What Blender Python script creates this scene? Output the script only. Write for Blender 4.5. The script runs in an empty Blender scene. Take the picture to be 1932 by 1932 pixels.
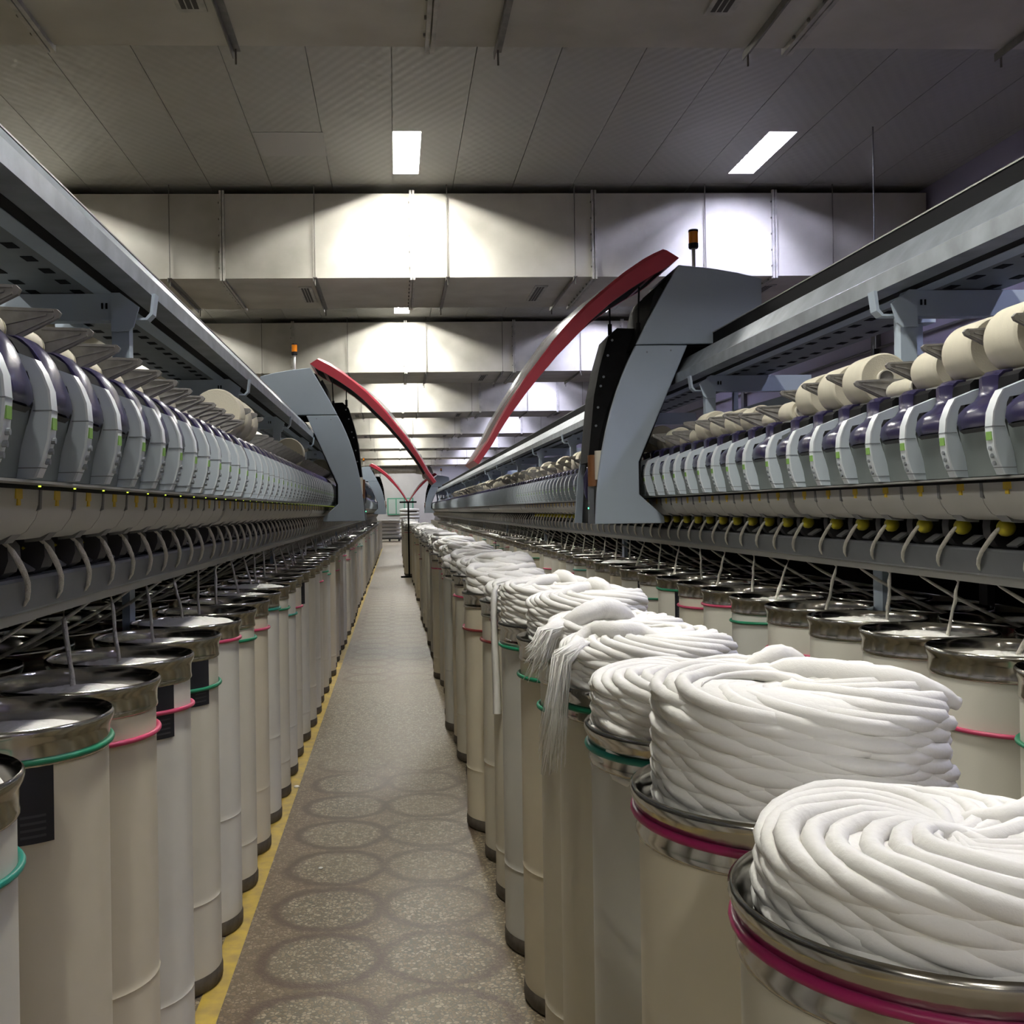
import bpy, bmesh, math, random
from mathutils import Vector, noise
PI = math.pi
random.seed(7)
sc = bpy.context.scene
C = sc.collection

# ------------------------------------------------------------------ camera / light set-up
CAM_H = 1.6
F_PX = 1935.0
YAW, ROLL = 0.0424, 0.0147
cam_d = bpy.data.cameras.new('camera')
cam = bpy.data.objects.new('camera', cam_d)
C.objects.link(cam)
cam_d.sensor_width = 36.0
cam_d.lens = 36.0 * F_PX / 1932.0
cam_d.shift_x = (966.0 - 829.0) / 1932.0
cam_d.shift_y = (963.0 - 966.0) / 1932.0
cam_d.clip_start = 0.05
cam_d.clip_end = 200
_r = Vector((math.cos(YAW), -math.sin(YAW), 0)); _u = Vector((0, 0, 1)); _f = Vector((math.sin(YAW), math.cos(YAW), 0))
_c, _s = math.cos(ROLL), math.sin(ROLL)
r2 = _r * _c - _u * _s
u2 = _r * _s + _u * _c
from mathutils import Matrix
m3 = Matrix((r2, u2, -_f)).transposed()
cam.matrix_world = Matrix.Translation((0, 0, CAM_H)) @ m3.to_4x4()
sc.camera = cam

w = bpy.data.worlds.new('world'); sc.world = w; w.use_nodes = True
w.node_tree.nodes['Background'].inputs[0].default_value = (0.5, 0.55, 0.6, 1)
w.node_tree.nodes['Background'].inputs[1].default_value = 0.02
LAMP_STRENGTH = 340.0
sc.view_settings.view_transform = 'Standard'
sc.view_settings.look = 'None'
sc.view_settings.exposure = 0.85
sc.view_settings.gamma = 1.0
sc.view_settings.use_curve_mapping = False
sc.cycles.max_bounces = 7
sc.cycles.diffuse_bounces = 5
sc.cycles.glossy_bounces = 3
sc.cycles.transmission_bounces = 3
sc.cycles.caustics_reflective = False
sc.cycles.caustics_refractive = False
sc.cycles.sample_clamp_indirect = 4.0

# ------------------------------------------------------------------ materials
def mat(name, col, rough=0.5, metal=0.0, var=0.0, vscale=8.0, bump=0.0, bscale=60.0, spec=None, emit=None, estr=0.0, alpha=None, trans=0.0, stretch=None, col2=None):
    m = bpy.data.materials.new(name); m.use_nodes = True
    nt = m.node_tree; N = nt.nodes; L = nt.links
    b = N['Principled BSDF']
    b.inputs['Base Color'].default_value = (*col, 1)
    b.inputs['Roughness'].default_value = rough
    b.inputs['Metallic'].default_value = metal
    if spec is not None: b.inputs['Specular IOR Level'].default_value = spec
    if emit is not None:
        b.inputs['Emission Color'].default_value = (*emit, 1); b.inputs['Emission Strength'].default_value = estr
    if alpha is not None: b.inputs['Alpha'].default_value = alpha
    if trans: b.inputs['Transmission Weight'].default_value = trans
    tc = None
    if var or bump:
        tc = N.new('ShaderNodeTexCoord'); mp = N.new('ShaderNodeMapping')
        if stretch: mp.inputs['Scale'].default_value = stretch
        L.new(tc.outputs['Object'], mp.inputs['Vector'])
    if var:
        nz = N.new('ShaderNodeTexNoise'); nz.inputs['Scale'].default_value = vscale; nz.inputs['Detail'].default_value = 5
        L.new(mp.outputs['Vector'], nz.inputs['Vector'])
        cr = N.new('ShaderNodeValToRGB')
        d = col2 if col2 else tuple(c * (1 - var) for c in col)
        cr.color_ramp.elements[0].position = 0.3; cr.color_ramp.elements[0].color = (*d, 1)
        cr.color_ramp.elements[1].position = 0.7; cr.color_ramp.elements[1].color = (*[min(1, c * (1 + var * .4)) for c in col], 1)
        L.new(nz.outputs['Fac'], cr.inputs['Fac']); L.new(cr.outputs['Color'], b.inputs['Base Color'])
    if bump:
        n2 = N.new('ShaderNodeTexNoise'); n2.inputs['Scale'].default_value = bscale; n2.inputs['Detail'].default_value = 3
        L.new(mp.outputs['Vector'], n2.inputs['Vector'])
        bp = N.new('ShaderNodeBump'); bp.inputs['Strength'].default_value = bump; bp.inputs['Distance'].default_value = 0.01
        L.new(n2.outputs['Fac'], bp.inputs['Height']); L.new(bp.outputs['Normal'], b.inputs['Normal'])
    return m

M = {}
M['can_a'] = mat('can_cream', (0.65, 0.615, 0.50), 0.42, var=.10, vscale=3)
M['can_b'] = mat('can_pale', (0.67, 0.65, 0.565), 0.42, var=.10, vscale=3)
M['can_c'] = mat('can_grey', (0.60, 0.595, 0.54), 0.42, var=.10, vscale=3)
M['can_d'] = mat('can_yellowed', (0.66, 0.60, 0.455), 0.42, var=.10, vscale=3)
M['steel'] = mat('stainless_rim', (0.55, 0.53, 0.48), 0.16, metal=1.0, var=.15, vscale=20)
M['ring_green'] = mat('ring_green', (0.012, 0.19, 0.095), 0.4)
M['ring_teal'] = mat('ring_teal', (0.012, 0.20, 0.15), 0.4)
M['ring_pink'] = mat('ring_pink', (0.52, 0.06, 0.14), 0.4)
M['ring_magenta'] = mat('ring_magenta', (0.30, 0.015, 0.09), 0.35)
M['ring_red'] = mat('ring_dark_red', (0.22, 0.03, 0.03), 0.4)
M['base_rubber'] = mat('can_base_rubber', (0.11, 0.095, 0.075), 0.7, var=.4, vscale=30)
M['tag'] = mat('black_tag', (0.012, 0.013, 0.018), 0.35)
M['tag_line'] = mat('tag_print', (0.05, 0.05, 0.055), 0.5)
M['cotton'] = mat('cotton_sliver', (0.86, 0.845, 0.80), 0.95, var=.04, vscale=10, bump=.12, bscale=90, spec=0.1)
M['strand'] = mat('sliver_strand', (0.74, 0.71, 0.63), 0.95, bump=.6, bscale=160, spec=0.1)
M['cover'] = mat('pale_grey_cover', (0.56, 0.63, 0.69), 0.38, var=.06, vscale=6)
M['edge'] = mat('lit_cover_edge', (0.74, 0.79, 0.83), 0.35)  # lighter than the cover paint, stands in for light on its edges
M['recess'] = mat('grey_green_panel', (0.17, 0.195, 0.19), 0.5, var=.1, vscale=6)
M['hood'] = mat('indigo_hood', (0.034, 0.029, 0.085), 0.25, var=.25, vscale=5)
M['black'] = mat('black_void', (0.007, 0.007, 0.008), 0.8, spec=.1)
M['blackpaint'] = mat('black_metal', (0.010, 0.010, 0.011), 0.75, var=.4, vscale=14, spec=.15)
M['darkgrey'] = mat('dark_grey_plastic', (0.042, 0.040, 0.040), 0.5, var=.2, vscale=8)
M['midgrey'] = mat('grey_plate', (0.16, 0.16, 0.16), 0.5)
M['bar'] = mat('guide_bar_paint', (0.135, 0.145, 0.16), 0.42, var=.15, vscale=6)
M['lip'] = mat('bar_lip_steel', (0.36, 0.36, 0.34), 0.4, metal=.4)
M['beige'] = mat('beige_panel', (0.46, 0.45, 0.41), 0.4, var=.08, vscale=5)
M['yellow'] = mat('yellow_mark', (0.72, 0.50, 0.03), 0.5)
M['funnel'] = mat('yellow_funnel', (0.60, 0.52, 0.03), 0.35)
M['led'] = mat('led_lit', (0.5, 0.6, 0.05), 0.4, emit=(0.75, 1.0, 0.08), estr=.8)
M['galv'] = mat('galvanised_steel', (0.36, 0.40, 0.44), 0.42, metal=.55, var=.25, vscale=9)
M['trayg'] = mat('tray_steel', (0.17, 0.19, 0.20), 0.5, metal=.3, var=.15)
M['frame'] = mat('blue_grey_frame', (0.44, 0.52, 0.61), 0.42, var=.06, vscale=5)
M['robot'] = mat('robot_panel_paint', (0.35, 0.41, 0.48), 0.45, var=.05, vscale=3)
M['red'] = mat('red_hood_paint', (0.43, 0.040, 0.062), 0.32, var=.1)
M['clear'] = mat('smoky_clear_sheet', (0.55, 0.55, 0.54), 0.2, alpha=.55)
M['amber'] = mat('amber_lens', (0.55, 0.17, 0.01), 0.25)
M['pole'] = mat('beacon_pole', (0.6, 0.6, 0.6), 0.35, metal=.3)
M['brown'] = mat('brown_tube', (0.20, 0.085, 0.03), 0.5)
M['yarn'] = mat('cream_yarn', (0.73, 0.685, 0.555), 0.85, bump=.25, bscale=220, var=.05, vscale=5, stretch=(1, 6, 1), spec=.15)
M['tubew'] = mat('white_tube', (0.66, 0.63, 0.54), 0.5)
M['olive'] = mat('olive_tube_band', (0.30, 0.29, 0.14), 0.5)
M['arm'] = mat('cradle_arm_grey', (0.27, 0.26, 0.25), 0.6, var=.25, vscale=40)
M['green_label'] = mat('green_label', (0.22, 0.42, 0.09), 0.5)
M['button'] = mat('grey_button', (0.20, 0.22, 0.24), 0.5)
M['duct'] = mat('duct_coating', (0.55, 0.535, 0.485), 0.6, var=.2, vscale=1.3, col2=(0.37, 0.355, 0.305))
M['flange'] = mat('duct_flange', (0.47, 0.46, 0.42), 0.55, var=.3, vscale=12)
M['rod'] = mat('hanger_rod', (0.16, 0.15, 0.13), 0.6, metal=.3)
M['angle'] = mat('angle_iron', (0.22, 0.21, 0.19), 0.55, metal=.3, var=.3, vscale=12)
M['slot'] = mat('vent_slot', (0.05, 0.048, 0.045), 0.7)
M['housing'] = mat('lamp_reflector', (0.85, 0.85, 0.85), 0.3)
M['lamp'] = mat('lamp_tube_neutral', (1, 1, 1), 0.4, emit=(1.0, 0.975, 0.90), estr=LAMP_STRENGTH)
M['lamp_cool'] = mat('lamp_tube_cool', (1, 1, 1), 0.4, emit=(0.72, 0.73, 1.0), estr=LAMP_STRENGTH)
M['wall'] = mat('painted_wall', (0.55, 0.55, 0.56), 0.6, var=.12, vscale=.8)
M['wall_purple'] = mat('mauve_wall', (0.37, 0.345, 0.47), 0.6, var=.15, vscale=.8)
M['green_frame'] = mat('green_window_frame', (0.10, 0.36, 0.24), 0.5)
M['pane'] = mat('window_pane', (0.50, 0.60, 0.58), 0.15)
M['bag'] = mat('white_sacking', (0.72, 0.73, 0.74), 0.8, bump=.6, bscale=12)
M['pallet'] = mat('dark_pallet', (0.05, 0.05, 0.055), 0.7)
M['darkpipe'] = mat('conveyor_trough', (0.10, 0.12, 0.15), 0.4, metal=.2)
M['silver'] = mat('silver_duct', (0.50, 0.50, 0.49), 0.35, metal=.7, var=.2)
M['cable'] = mat('grey_cable', (0.14, 0.14, 0.15), 0.6)
M['yellow_line'] = mat('yellow_floor_paint', (0.50, 0.35, 0.05), 0.6, var=.35, vscale=14, col2=(0.36, 0.26, 0.08))

def ceiling_mat():
    m = bpy.data.materials.new('ceiling_panel_sheet'); m.use_nodes = True
    nt = m.node_tree; N = nt.nodes; L = nt.links; b = N['Principled BSDF']
    b.inputs['Roughness'].default_value = 0.36
    tc = N.new('ShaderNodeTexCoord')
    nz = N.new('ShaderNodeTexNoise'); nz.inputs['Scale'].default_value = .6; nz.inputs['Detail'].default_value = 6
    L.new(tc.outputs['Object'], nz.inputs['Vector'])
    cr = N.new('ShaderNodeValToRGB')
    cr.color_ramp.elements[0].color = (0.30, 0.30, 0.27, 1); cr.color_ramp.elements[1].color = (0.42, 0.42, 0.385, 1)
    L.new(nz.outputs['Fac'], cr.inputs['Fac']); L.new(cr.outputs['Color'], b.inputs['Base Color'])
    sep = N.new('ShaderNodeSeparateXYZ'); L.new(tc.outputs['Object'], sep.inputs[0])
    def sine(sock, k):
        a = N.new('ShaderNodeMath'); a.operation = 'MULTIPLY'; a.inputs[1].default_value = k; L.new(sock, a.inputs[0])
        s_ = N.new('ShaderNodeMath'); s_.operation = 'SINE'; L.new(a.outputs[0], s_.inputs[0]); return s_.outputs[0]
    mu = N.new('ShaderNodeMath'); mu.operation = 'MULTIPLY'
    L.new(sine(sep.outputs['X'], 2 * PI / .11), mu.inputs[0]); L.new(sine(sep.outputs['Y'], 2 * PI / .16), mu.inputs[1])
    ad = N.new('ShaderNodeMath'); ad.operation = 'ADD'; L.new(mu.outputs[0], ad.inputs[0])
    n2 = N.new('ShaderNodeTexNoise'); n2.inputs['Scale'].default_value = 2.2
    L.new(tc.outputs['Object'], n2.inputs['Vector'])
    m2 = N.new('ShaderNodeMath'); m2.operation = 'MULTIPLY'; m2.inputs[1].default_value = 4.0; L.new(n2.outputs['Fac'], m2.inputs[0])
    L.new(m2.outputs[0], ad.inputs[1])
    bp = N.new('ShaderNodeBump'); bp.inputs['Strength'].default_value = .5; bp.inputs['Distance'].default_value = .003
    L.new(ad.outputs[0], bp.inputs['Height']); L.new(bp.outputs['Normal'], b.inputs['Normal'])
    return m
M['ceiling'] = ceiling_mat()

def floor_mat():
    m = bpy.data.materials.new('terrazzo_floor'); m.use_nodes = True
    nt = m.node_tree; N = nt.nodes; L = nt.links; b = N['Principled BSDF']
    tc = N.new('ShaderNodeTexCoord'); sep = N.new('ShaderNodeSeparateXYZ'); L.new(tc.outputs['Object'], sep.inputs[0])
    def math_(op, a, c=None, d=None):
        n = N.new('ShaderNodeMath'); n.operation = op
        for i, v in enumerate((a, c, d)):
            if v is None: continue
            if isinstance(v, (int, float)): n.inputs[i].default_value = v
            else: L.new(v, n.inputs[i])
        return n.outputs[0]
    def mix(f, a, c, mode='MIX'):
        n = N.new('ShaderNodeMix'); n.data_type = 'RGBA'; n.blend_type = mode
        if isinstance(f, (int, float)): n.inputs[0].default_value = f
        else: L.new(f, n.inputs[0])
        for i, v in ((6, a), (7, c)):
            if isinstance(v, tuple): n.inputs[i].default_value = (*v, 1)
            else: L.new(v, n.inputs[i])
        return n.outputs[2]
    def smooth(v, lo, hi):
        n = N.new('ShaderNodeMapRange'); n.interpolation_type = 'SMOOTHSTEP'
        n.inputs['From Min'].default_value = lo; n.inputs['From Max'].default_value = hi
        L.new(v, n.inputs['Value']); return n.outputs['Result']
    vo = N.new('ShaderNodeTexVoronoi'); vo.inputs['Scale'].default_value = 70; L.new(tc.outputs['Object'], vo.inputs['Vector'])
    vs = N.new('ShaderNodeSeparateColor'); L.new(vo.outputs['Color'], vs.inputs[0])
    cr = N.new('ShaderNodeValToRGB'); e = cr.color_ramp.elements
    e[0].position = 0; e[0].color = (0.12, 0.085, 0.048, 1); e[1].position = 1; e[1].color = (0.43, 0.36, 0.25, 1)
    x = cr.color_ramp.elements.new(.45); x.color = (0.22, 0.168, 0.10, 1)
    L.new(vs.outputs[0], cr.inputs['Fac'])
    ve = N.new('ShaderNodeTexVoronoi'); ve.feature = 'DISTANCE_TO_EDGE'; ve.inputs['Scale'].default_value = 70; L.new(tc.outputs['Object'], ve.inputs['Vector'])
    edge = smooth(ve.outputs['Distance'], 0.02, 0.16)
    col = mix(edge, (0.10, 0.088, 0.065), cr.outputs['Color'])
    big = N.new('ShaderNodeTexNoise'); big.inputs['Scale'].default_value = 1.4; big.inputs['Detail'].default_value = 4; L.new(tc.outputs['Object'], big.inputs['Vector'])
    col = mix(smooth(big.outputs['Fac'], .35, .7), col, mix(0.22, col, (0.34, 0.29, 0.21)))
    # worn rings left by cans: two files of round marks
    P0, PITCH, R0 = 3.683, 0.475, 0.212
    wob = N.new('ShaderNodeTexNoise'); wob.inputs['Scale'].default_value = 7; wob.inputs['Detail'].default_value = 3; L.new(tc.outputs['Object'], wob.inputs['Vector'])
    wv = math_('MULTIPLY', math_('SUBTRACT', wob.outputs['Fac'], .5), .055)
    yy = math_('MULTIPLY', math_('SUBTRACT', math_('FRACT', math_('ADD', math_('DIVIDE', math_('SUBTRACT', sep.outputs['Y'], P0), PITCH), 10.5)), .5), PITCH)
    strength = None
    rings = None; outside = None
    for cx, k in ((-0.29, 1.0), (0.14, .9)):
        dx = math_('SUBTRACT', sep.outputs['X'], cx)
        r = math_('ADD', math_('SQRT', math_('ADD', math_('MULTIPLY', dx, dx), math_('MULTIPLY', yy, yy))), wv)
        d = math_('ABSOLUTE', math_('SUBTRACT', r, R0))
        rg = math_('MULTIPLY', math_('SUBTRACT', 1.0, smooth(d, 0.004, 0.045)), k)
        rings = rg if rings is None else math_('MAXIMUM', rings, rg)
        out = smooth(r, R0 - .03, R0 + .01)
        outside = out if outside is None else math_('MULTIPLY', outside, out)
    a1 = math_('MULTIPLY', smooth(sep.outputs['Y'], 2.0, 2.6), math_('SUBTRACT', 1.0, smooth(sep.outputs['Y'], 6.0, 7.0)))
    a2 = math_('MULTIPLY', smooth(sep.outputs['Y'], 9.0, 10.0), math_('SUBTRACT', 1.0, smooth(sep.outputs['Y'], 16, 24)))
    area = math_('MAXIMUM', a1, math_('MULTIPLY', a2, .75))
    inx = math_('MULTIPLY', smooth(sep.outputs['X'], -.64, -.56), math_('SUBTRACT', 1.0, smooth(sep.outputs['X'], .42, .5)))
    rn = N.new('ShaderNodeTexNoise'); rn.inputs['Scale'].default_value = 3.1; rn.inputs['Detail'].default_value = 3; L.new(tc.outputs['Object'], rn.inputs['Vector'])
    fall = smooth(rn.outputs['Fac'], .15, .48)
    mask = math_('MULTIPLY', math_('MULTIPLY', area, inx), fall)
    lefty = math_('SUBTRACT', 1.0, smooth(sep.outputs['X'], -.25, .12))
    stain = math_('MULTIPLY', math_('MULTIPLY', outside, lefty), mask)
    col = mix(math_('MULTIPLY', stain, .85), col, mix(.55, col, (0.13, 0.078, 0.04)))
    col = mix(math_('MULTIPLY', math_('MULTIPLY', rings, mask), .82), col, (0.075, 0.043, 0.027))
    L.new(col, b.inputs['Base Color'])
    rr = N.new('ShaderNodeMapRange'); rr.inputs['To Min'].default_value = .34; rr.inputs['To Max'].default_value = .48; L.new(big.outputs['Fac'], rr.inputs['Value'])
    L.new(rr.outputs['Result'], b.inputs['Roughness']); b.inputs['Specular IOR Level'].default_value = .32
    bp = N.new('ShaderNodeBump'); bp.inputs['Strength'].default_value = .15; bp.inputs['Distance'].default_value = .0015
    L.new(edge, bp.inputs['Height']); L.new(bp.outputs['Normal'], b.inputs['Normal'])
    return m
M['floor'] = floor_mat()

# ------------------------------------------------------------------ mesh helpers
class MB:
    def __init__(s): s.v = []; s.f = []
    def add(s, vs, fs):
        o = len(s.v); s.v += [tuple(v) for v in vs]; s.f += [tuple(i + o for i in f) for f in fs]; return s
    def box(s, x0, x1, y0, y1, z0, z1):
        return s.add([(x0,y0,z0),(x1,y0,z0),(x1,y1,z0),(x0,y1,z0),(x0,y0,z1),(x1,y0,z1),(x1,y1,z1),(x0,y1,z1)],
                     [(0,3,2,1),(4,5,6,7),(0,1,5,4),(1,2,6,5),(2,3,7,6),(3,0,4,7)])
    def prism_y(s, prof, y0, y1):          # closed profile in (x,z), extruded along y
        n = len(prof)
        vs = [(x, y0, z) for x, z in prof] + [(x, y1, z) for x, z in prof]
        fs = [tuple(range(n)), tuple(range(2*n-1, n-1, -1))]
        fs += [(i, (i+1) % n, (i+1) % n + n, i + n) for i in range(n)]
        return s.add(vs, fs)
    def loft(s, rows, close=False):        # grid of points
        m, n = len(rows), len(rows[0]); vs = [p for r in rows for p in r]
        fs = []
        for i in range(m - 1):
            for j in range(n - (0 if close else 1)):
                k = (j + 1) % n
                fs.append((i*n+j, i*n+k, (i+1)*n+k, (i+1)*n+j))
        return s.add(vs, fs)
    def tube(s, pts, rad, seg=7, cap=True):
        P = [Vector(p) for p in pts]; n = len(P)
        R = rad if isinstance(rad, (list, tuple)) else [rad] * n
        rows = []; up = Vector((0.13, 0.31, 0.94))
        for i in range(n):
            t = (P[min(i+1, n-1)] - P[max(i-1, 0)])
            if t.length < 1e-9: t = Vector((0, 0, 1))
            t.normalize()
            a = t.cross(up)
            if a.length < 1e-3: a = t.cross(Vector((1, 0, 0)))
            a.normalize(); b = t.cross(a)
            rows.append([tuple(P[i] + (a * math.cos(2*PI*k/seg) + b * math.sin(2*PI*k/seg)) * R[i]) for k in range(seg)])
        o = len(s.v); s.loft(rows, True)
        if cap: s.f.append(tuple(o + k for k in range(seg))); s.f.append(tuple(o + (n-1)*seg + k for k in reversed(range(seg))))
        return s
    def lathe(s, prof, seg=36, axis='z', cx=0, cy=0, cz=0):   # open profile (r, h)
        rows = []
        for r, h in prof:
            row = []
            for k in range(seg):
                a = 2*PI*k/seg
                if axis == 'z': row.append((cx + r*math.cos(a), cy + r*math.sin(a), cz + h))
                elif axis == 'y': row.append((cx + r*math.cos(a), cy + h, cz + r*math.sin(a)))
                else: row.append((cx + h, cy + r*math.cos(a), cz + r*math.sin(a)))
            rows.append(row)
        return s.loft(rows, True)

def mesh(name, mb, m, smooth=False, angle=None):
    me = bpy.data.meshes.new(name)
    me.from_pydata(mb.v, [], mb.f); me.update()
    bm = bmesh.new(); bm.from_mesh(me)
    bmesh.ops.remove_doubles(bm, verts=bm.verts, dist=1e-5)
    bmesh.ops.recalc_face_normals(bm, faces=bm.faces)
    if smooth:
        for f in bm.faces: f.smooth = True
        if angle:
            for e in bm.edges:
                if len(e.link_faces) == 2 and e.calc_face_angle(0) > angle: e.smooth = False
    bm.to_mesh(me); bm.free()
    if m: me.materials.append(M[m] if isinstance(m, str) else m)
    return me

def inst(name, me, parent=None, loc=(0,0,0), rz=0, kind=None):
    o = bpy.data.objects.new(name, me); C.objects.link(o)
    o.location = loc
    if rz: o.rotation_euler = (0, 0, rz)
    if parent: o.parent = parent
    if kind: o['kind'] = kind
    return o
def obj(name, mb, m, parent=None, loc=(0,0,0), smooth=False, angle=None, kind=None):
    return inst(name, mesh(name, mb, m, smooth, angle), parent, loc, kind=kind)
def thing(name, label, cat, loc=(0,0,0), rz=0, group=None):
    o = bpy.data.objects.new(name, None); C.objects.link(o); o.location = loc; o.empty_display_size = .1
    if rz: o.rotation_euler = (0, 0, rz)
    return tag(o, label, cat, group)
def tag(o, label, cat, group=None):
    o['label'] = label; o['category'] = cat
    if group: o['group'] = group
    return o
def struct(name, mb, m, parent=None, **k): return obj(name, mb, m, parent, kind='structure', **k)

ORD = ['first','second','third','fourth','fifth','sixth','seventh','eighth','ninth','tenth','eleventh','twelfth','thirteenth','fourteenth','fifteenth','sixteenth','seventeenth','eighteenth','nineteenth','twentieth']
for t in ('twenty','thirty','forty','fifty','sixty','seventy','eighty','ninety'):
    if t != 'twenty': ORD.append(t[:-1] + 'ieth')
    for u in ORD[:9]: ORD.append(t + '-' + u)

# ------------------------------------------------------------------ room shell
Y_BACK, Y_END, X_L, X_R, Z_C = -18.0, 67.0, -9.4, 6.1, 5.2
BAY = 7.74
fl = struct('floor', MB().box(X_L, X_R, Y_BACK, Y_END, -.1, 0), 'floor')
obj('floor_line', MB().box(-.665, -.588, Y_BACK, 44, 0, .0015), 'yellow_line', fl)
struct('wall_right', MB().box(X_R, X_R + .2, Y_BACK, Y_END, 0, 5.4), 'wall_purple')
struct('wall_left', MB().box(X_L - .2, X_L, Y_BACK, Y_END, 0, 5.4), 'wall')
struct('wall_far', MB().box(X_L, X_R, Y_END, Y_END + .2, 0, 5.4), 'wall')
struct('wall_back', MB().box(X_L, X_R, Y_BACK - .2, Y_BACK, 0, 5.4), 'wall')
ceil = struct('ceiling', MB().box(X_L, X_R, Y_BACK, Y_END, Z_C + .15, Z_C + .25), 'ceiling')
LIGHT_X = [(.018, .298), (3.645, 3.925), (-4.28, -4.0)]
LIGHT_Y0, LIGHT_LEN = 9.73, 1.23
PW = .667
cols = []
x = .018 - PW * 14
while x < X_R:
    cols.append((max(x, X_L), min(x + PW, X_R))); x += PW
bays = []
y = 11.30 - BAY * 4
while y < Y_END:
    bays.append((max(y, Y_BACK), min(y + BAY, Y_END))); y += BAY
cache = {}
for (x0, x1) in cols:
    for (y0, y1) in bays:
        ly0 = LIGHT_Y0 + round((y0 - (11.30 - BAY)) / BAY) * BAY
        ly1 = ly0 + LIGHT_LEN
        holes = [(max(a, x0), min(b, x1)) for a, b in LIGHT_X if a < x1 - .002 and b > x0 + .002]
        mb = MB(); g = .003; Y0, Y1 = y0 + g, y1 - g; A, B = x0 + g, x1 - g
        if holes and ly0 > Y0 and ly1 < Y1:
            h0, h1 = holes[0]
            mb.box(A, B, Y0, ly0, Z_C, Z_C + .03); mb.box(A, B, ly1, Y1, Z_C, Z_C + .03)
            if h0 - A > .01: mb.box(A, h0, ly0, ly1, Z_C, Z_C + .03)
            if B - h1 > .01: mb.box(h1, B, ly0, ly1, Z_C, Z_C + .03)
        else: mb.box(A, B, Y0, Y1, Z_C, Z_C + .03)
        obj('ceiling_panel', mb, 'ceiling', ceil)
# one flat repaired patch on the ceiling
obj('ceiling_patch', MB().box(-1.3, -.64, 9.75, 10.4, Z_C - .004, Z_C), mat('patch_sheet', (0.42, 0.42, 0.40), .5), ceil)

# lamps recessed in the ceiling
rowname = {0: 'over the central aisle', 1: 'near the mauve wall', 2: 'beyond the left machine'}
tube_me = {}
for i, (a, b) in enumerate(LIGHT_X):
    wd = b - a
    h = MB()
    zt, z0 = Z_C + .115, Z_C + .0
    L_ = LIGHT_LEN
    t = .006
    h.box(-wd/2, wd/2, 0, L_, zt, zt + .01)
    h.box(-wd/2, -wd/2 + t, 0, L_, z0, zt); h.box(wd/2 - t, wd/2, 0, L_, z0, zt)
    h.box(-wd/2, wd/2, 0, t, z0, zt); h.box(-wd/2, wd/2, L_ - t, L_, z0, zt)
    hm = mesh('housing', h, 'housing')
    tm = mesh('lamp_tube', MB().lathe([(.001, .03), (.016, .03), (.016, L_ - .03), (.001, L_ - .03)], 8, 'y'), 'lamp_cool' if i == 1 else 'lamp', True)
    lou = MB()
    for q in range(1, 9): lou.box(-wd/2 + t, wd/2 - t, L_*q/9 - .001, L_*q/9 + .001, z0 + .012, z0 + .045)
    lou.box(-.001, .001, t, L_ - t, z0 + .012, z0 + .045)
    lm = mesh('louvre', lou, 'housing')
    for k, (y0, y1) in enumerate(bays):
        ly0 = LIGHT_Y0 + round((y0 - (11.30 - BAY)) / BAY) * BAY
        if ly0 < Y_BACK + .5 or ly0 > Y_END - 2 or ly0 < y0 or ly0 + L_ > y1: continue
        n = round((ly0 - LIGHT_Y0) / BAY)
        place = ['before the nearest whole duct', 'before the second duct', 'before the third duct', 'before the fourth duct', 'before the fifth duct', 'before the sixth duct', 'before the last duct', 'added to light the end wall'][n] if n >= 0 else ['above the camera', 'behind the camera', 'added as fill far behind the camera'][min(2, -n - 1)]  # unseen rows at the end wall and far behind are added for fill
        lt = thing('ceiling_light', ('cool bluish' if i == 1 else 'white') + ' fluorescent ceiling light ' + rowname[i] + ' ' + place, 'light', ((a + b) / 2, ly0, 0), group='recessed ceiling lights')
        inst('housing', hm, lt)
        for dx in (-.055, .055): inst('lamp_tube', tm, lt, (dx, 0, Z_C + .08))
        if i == 1: inst('louvre', lm, lt)

# ------------------------------------------------------------------ air ducts across the hall
DUCT_Z0, DUCT_Z1, DUCT_W = 4.18, 5.11, 1.68
FL_X = [-8.05, -5.98, -3.92, -1.86, .225, 2.25, 4.29]
ROD_X = [-6.7, -5.2, -3.85, -2.43, -.85, .61, 2.03, 3.5, 4.95]
VENT_X = [-6.4, -3.72, -1.0, 1.72, 4.4]
body_me = mesh('duct_body', MB().box(X_L + .05, X_R - .06, 0, DUCT_W, DUCT_Z0, DUCT_Z1), 'duct')
fm = MB(); p = .03; wv = .028
for dx in (-wv, wv * .15):
    fm.box(dx, dx + wv * .85, -p, 0, DUCT_Z0 - p, DUCT_Z1 + p)
    fm.box(dx, dx + wv * .85, 0, DUCT_W, DUCT_Z0 - p, DUCT_Z0)
    fm.box(dx, dx + wv * .85, DUCT_W, DUCT_W + p, DUCT_Z0 - p, DUCT_Z1 + p)
flange_me = mesh('duct_flange', fm, 'flange')
bo = MB()
for q in range(5):
    z = DUCT_Z0 + .1 + q * .18; bo.box(-wv - .012, -wv, -p * .8, -p * .3, z, z + .018)
for q in range(8):
    yq = .1 + q * .2; bo.box(-wv - .012, -wv, yq, yq + .018, DUCT_Z0 - p * .8, DUCT_Z0 - p * .3)
bolt_me = mesh('flange_bolts', bo, 'rod')
rod_me = mesh('hanger_rod', MB().tube([(0, 0, DUCT_Z0 - .09), (0, 0, Z_C)], .006, 6), 'rod')
ang = MB().prism_y([(-.022, DUCT_Z0 - .001), (.022, DUCT_Z0 - .001), (.022, DUCT_Z0 - .006), (-.016, DUCT_Z0 - .006), (-.016, DUCT_Z0 - .045), (-.022, DUCT_Z0 - .045)], -.06, DUCT_W + .06)
ang_me = mesh('angle_iron', ang, 'angle')
vb = MB(); VW, V0, V1 = .075, .42, 1.28
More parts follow.
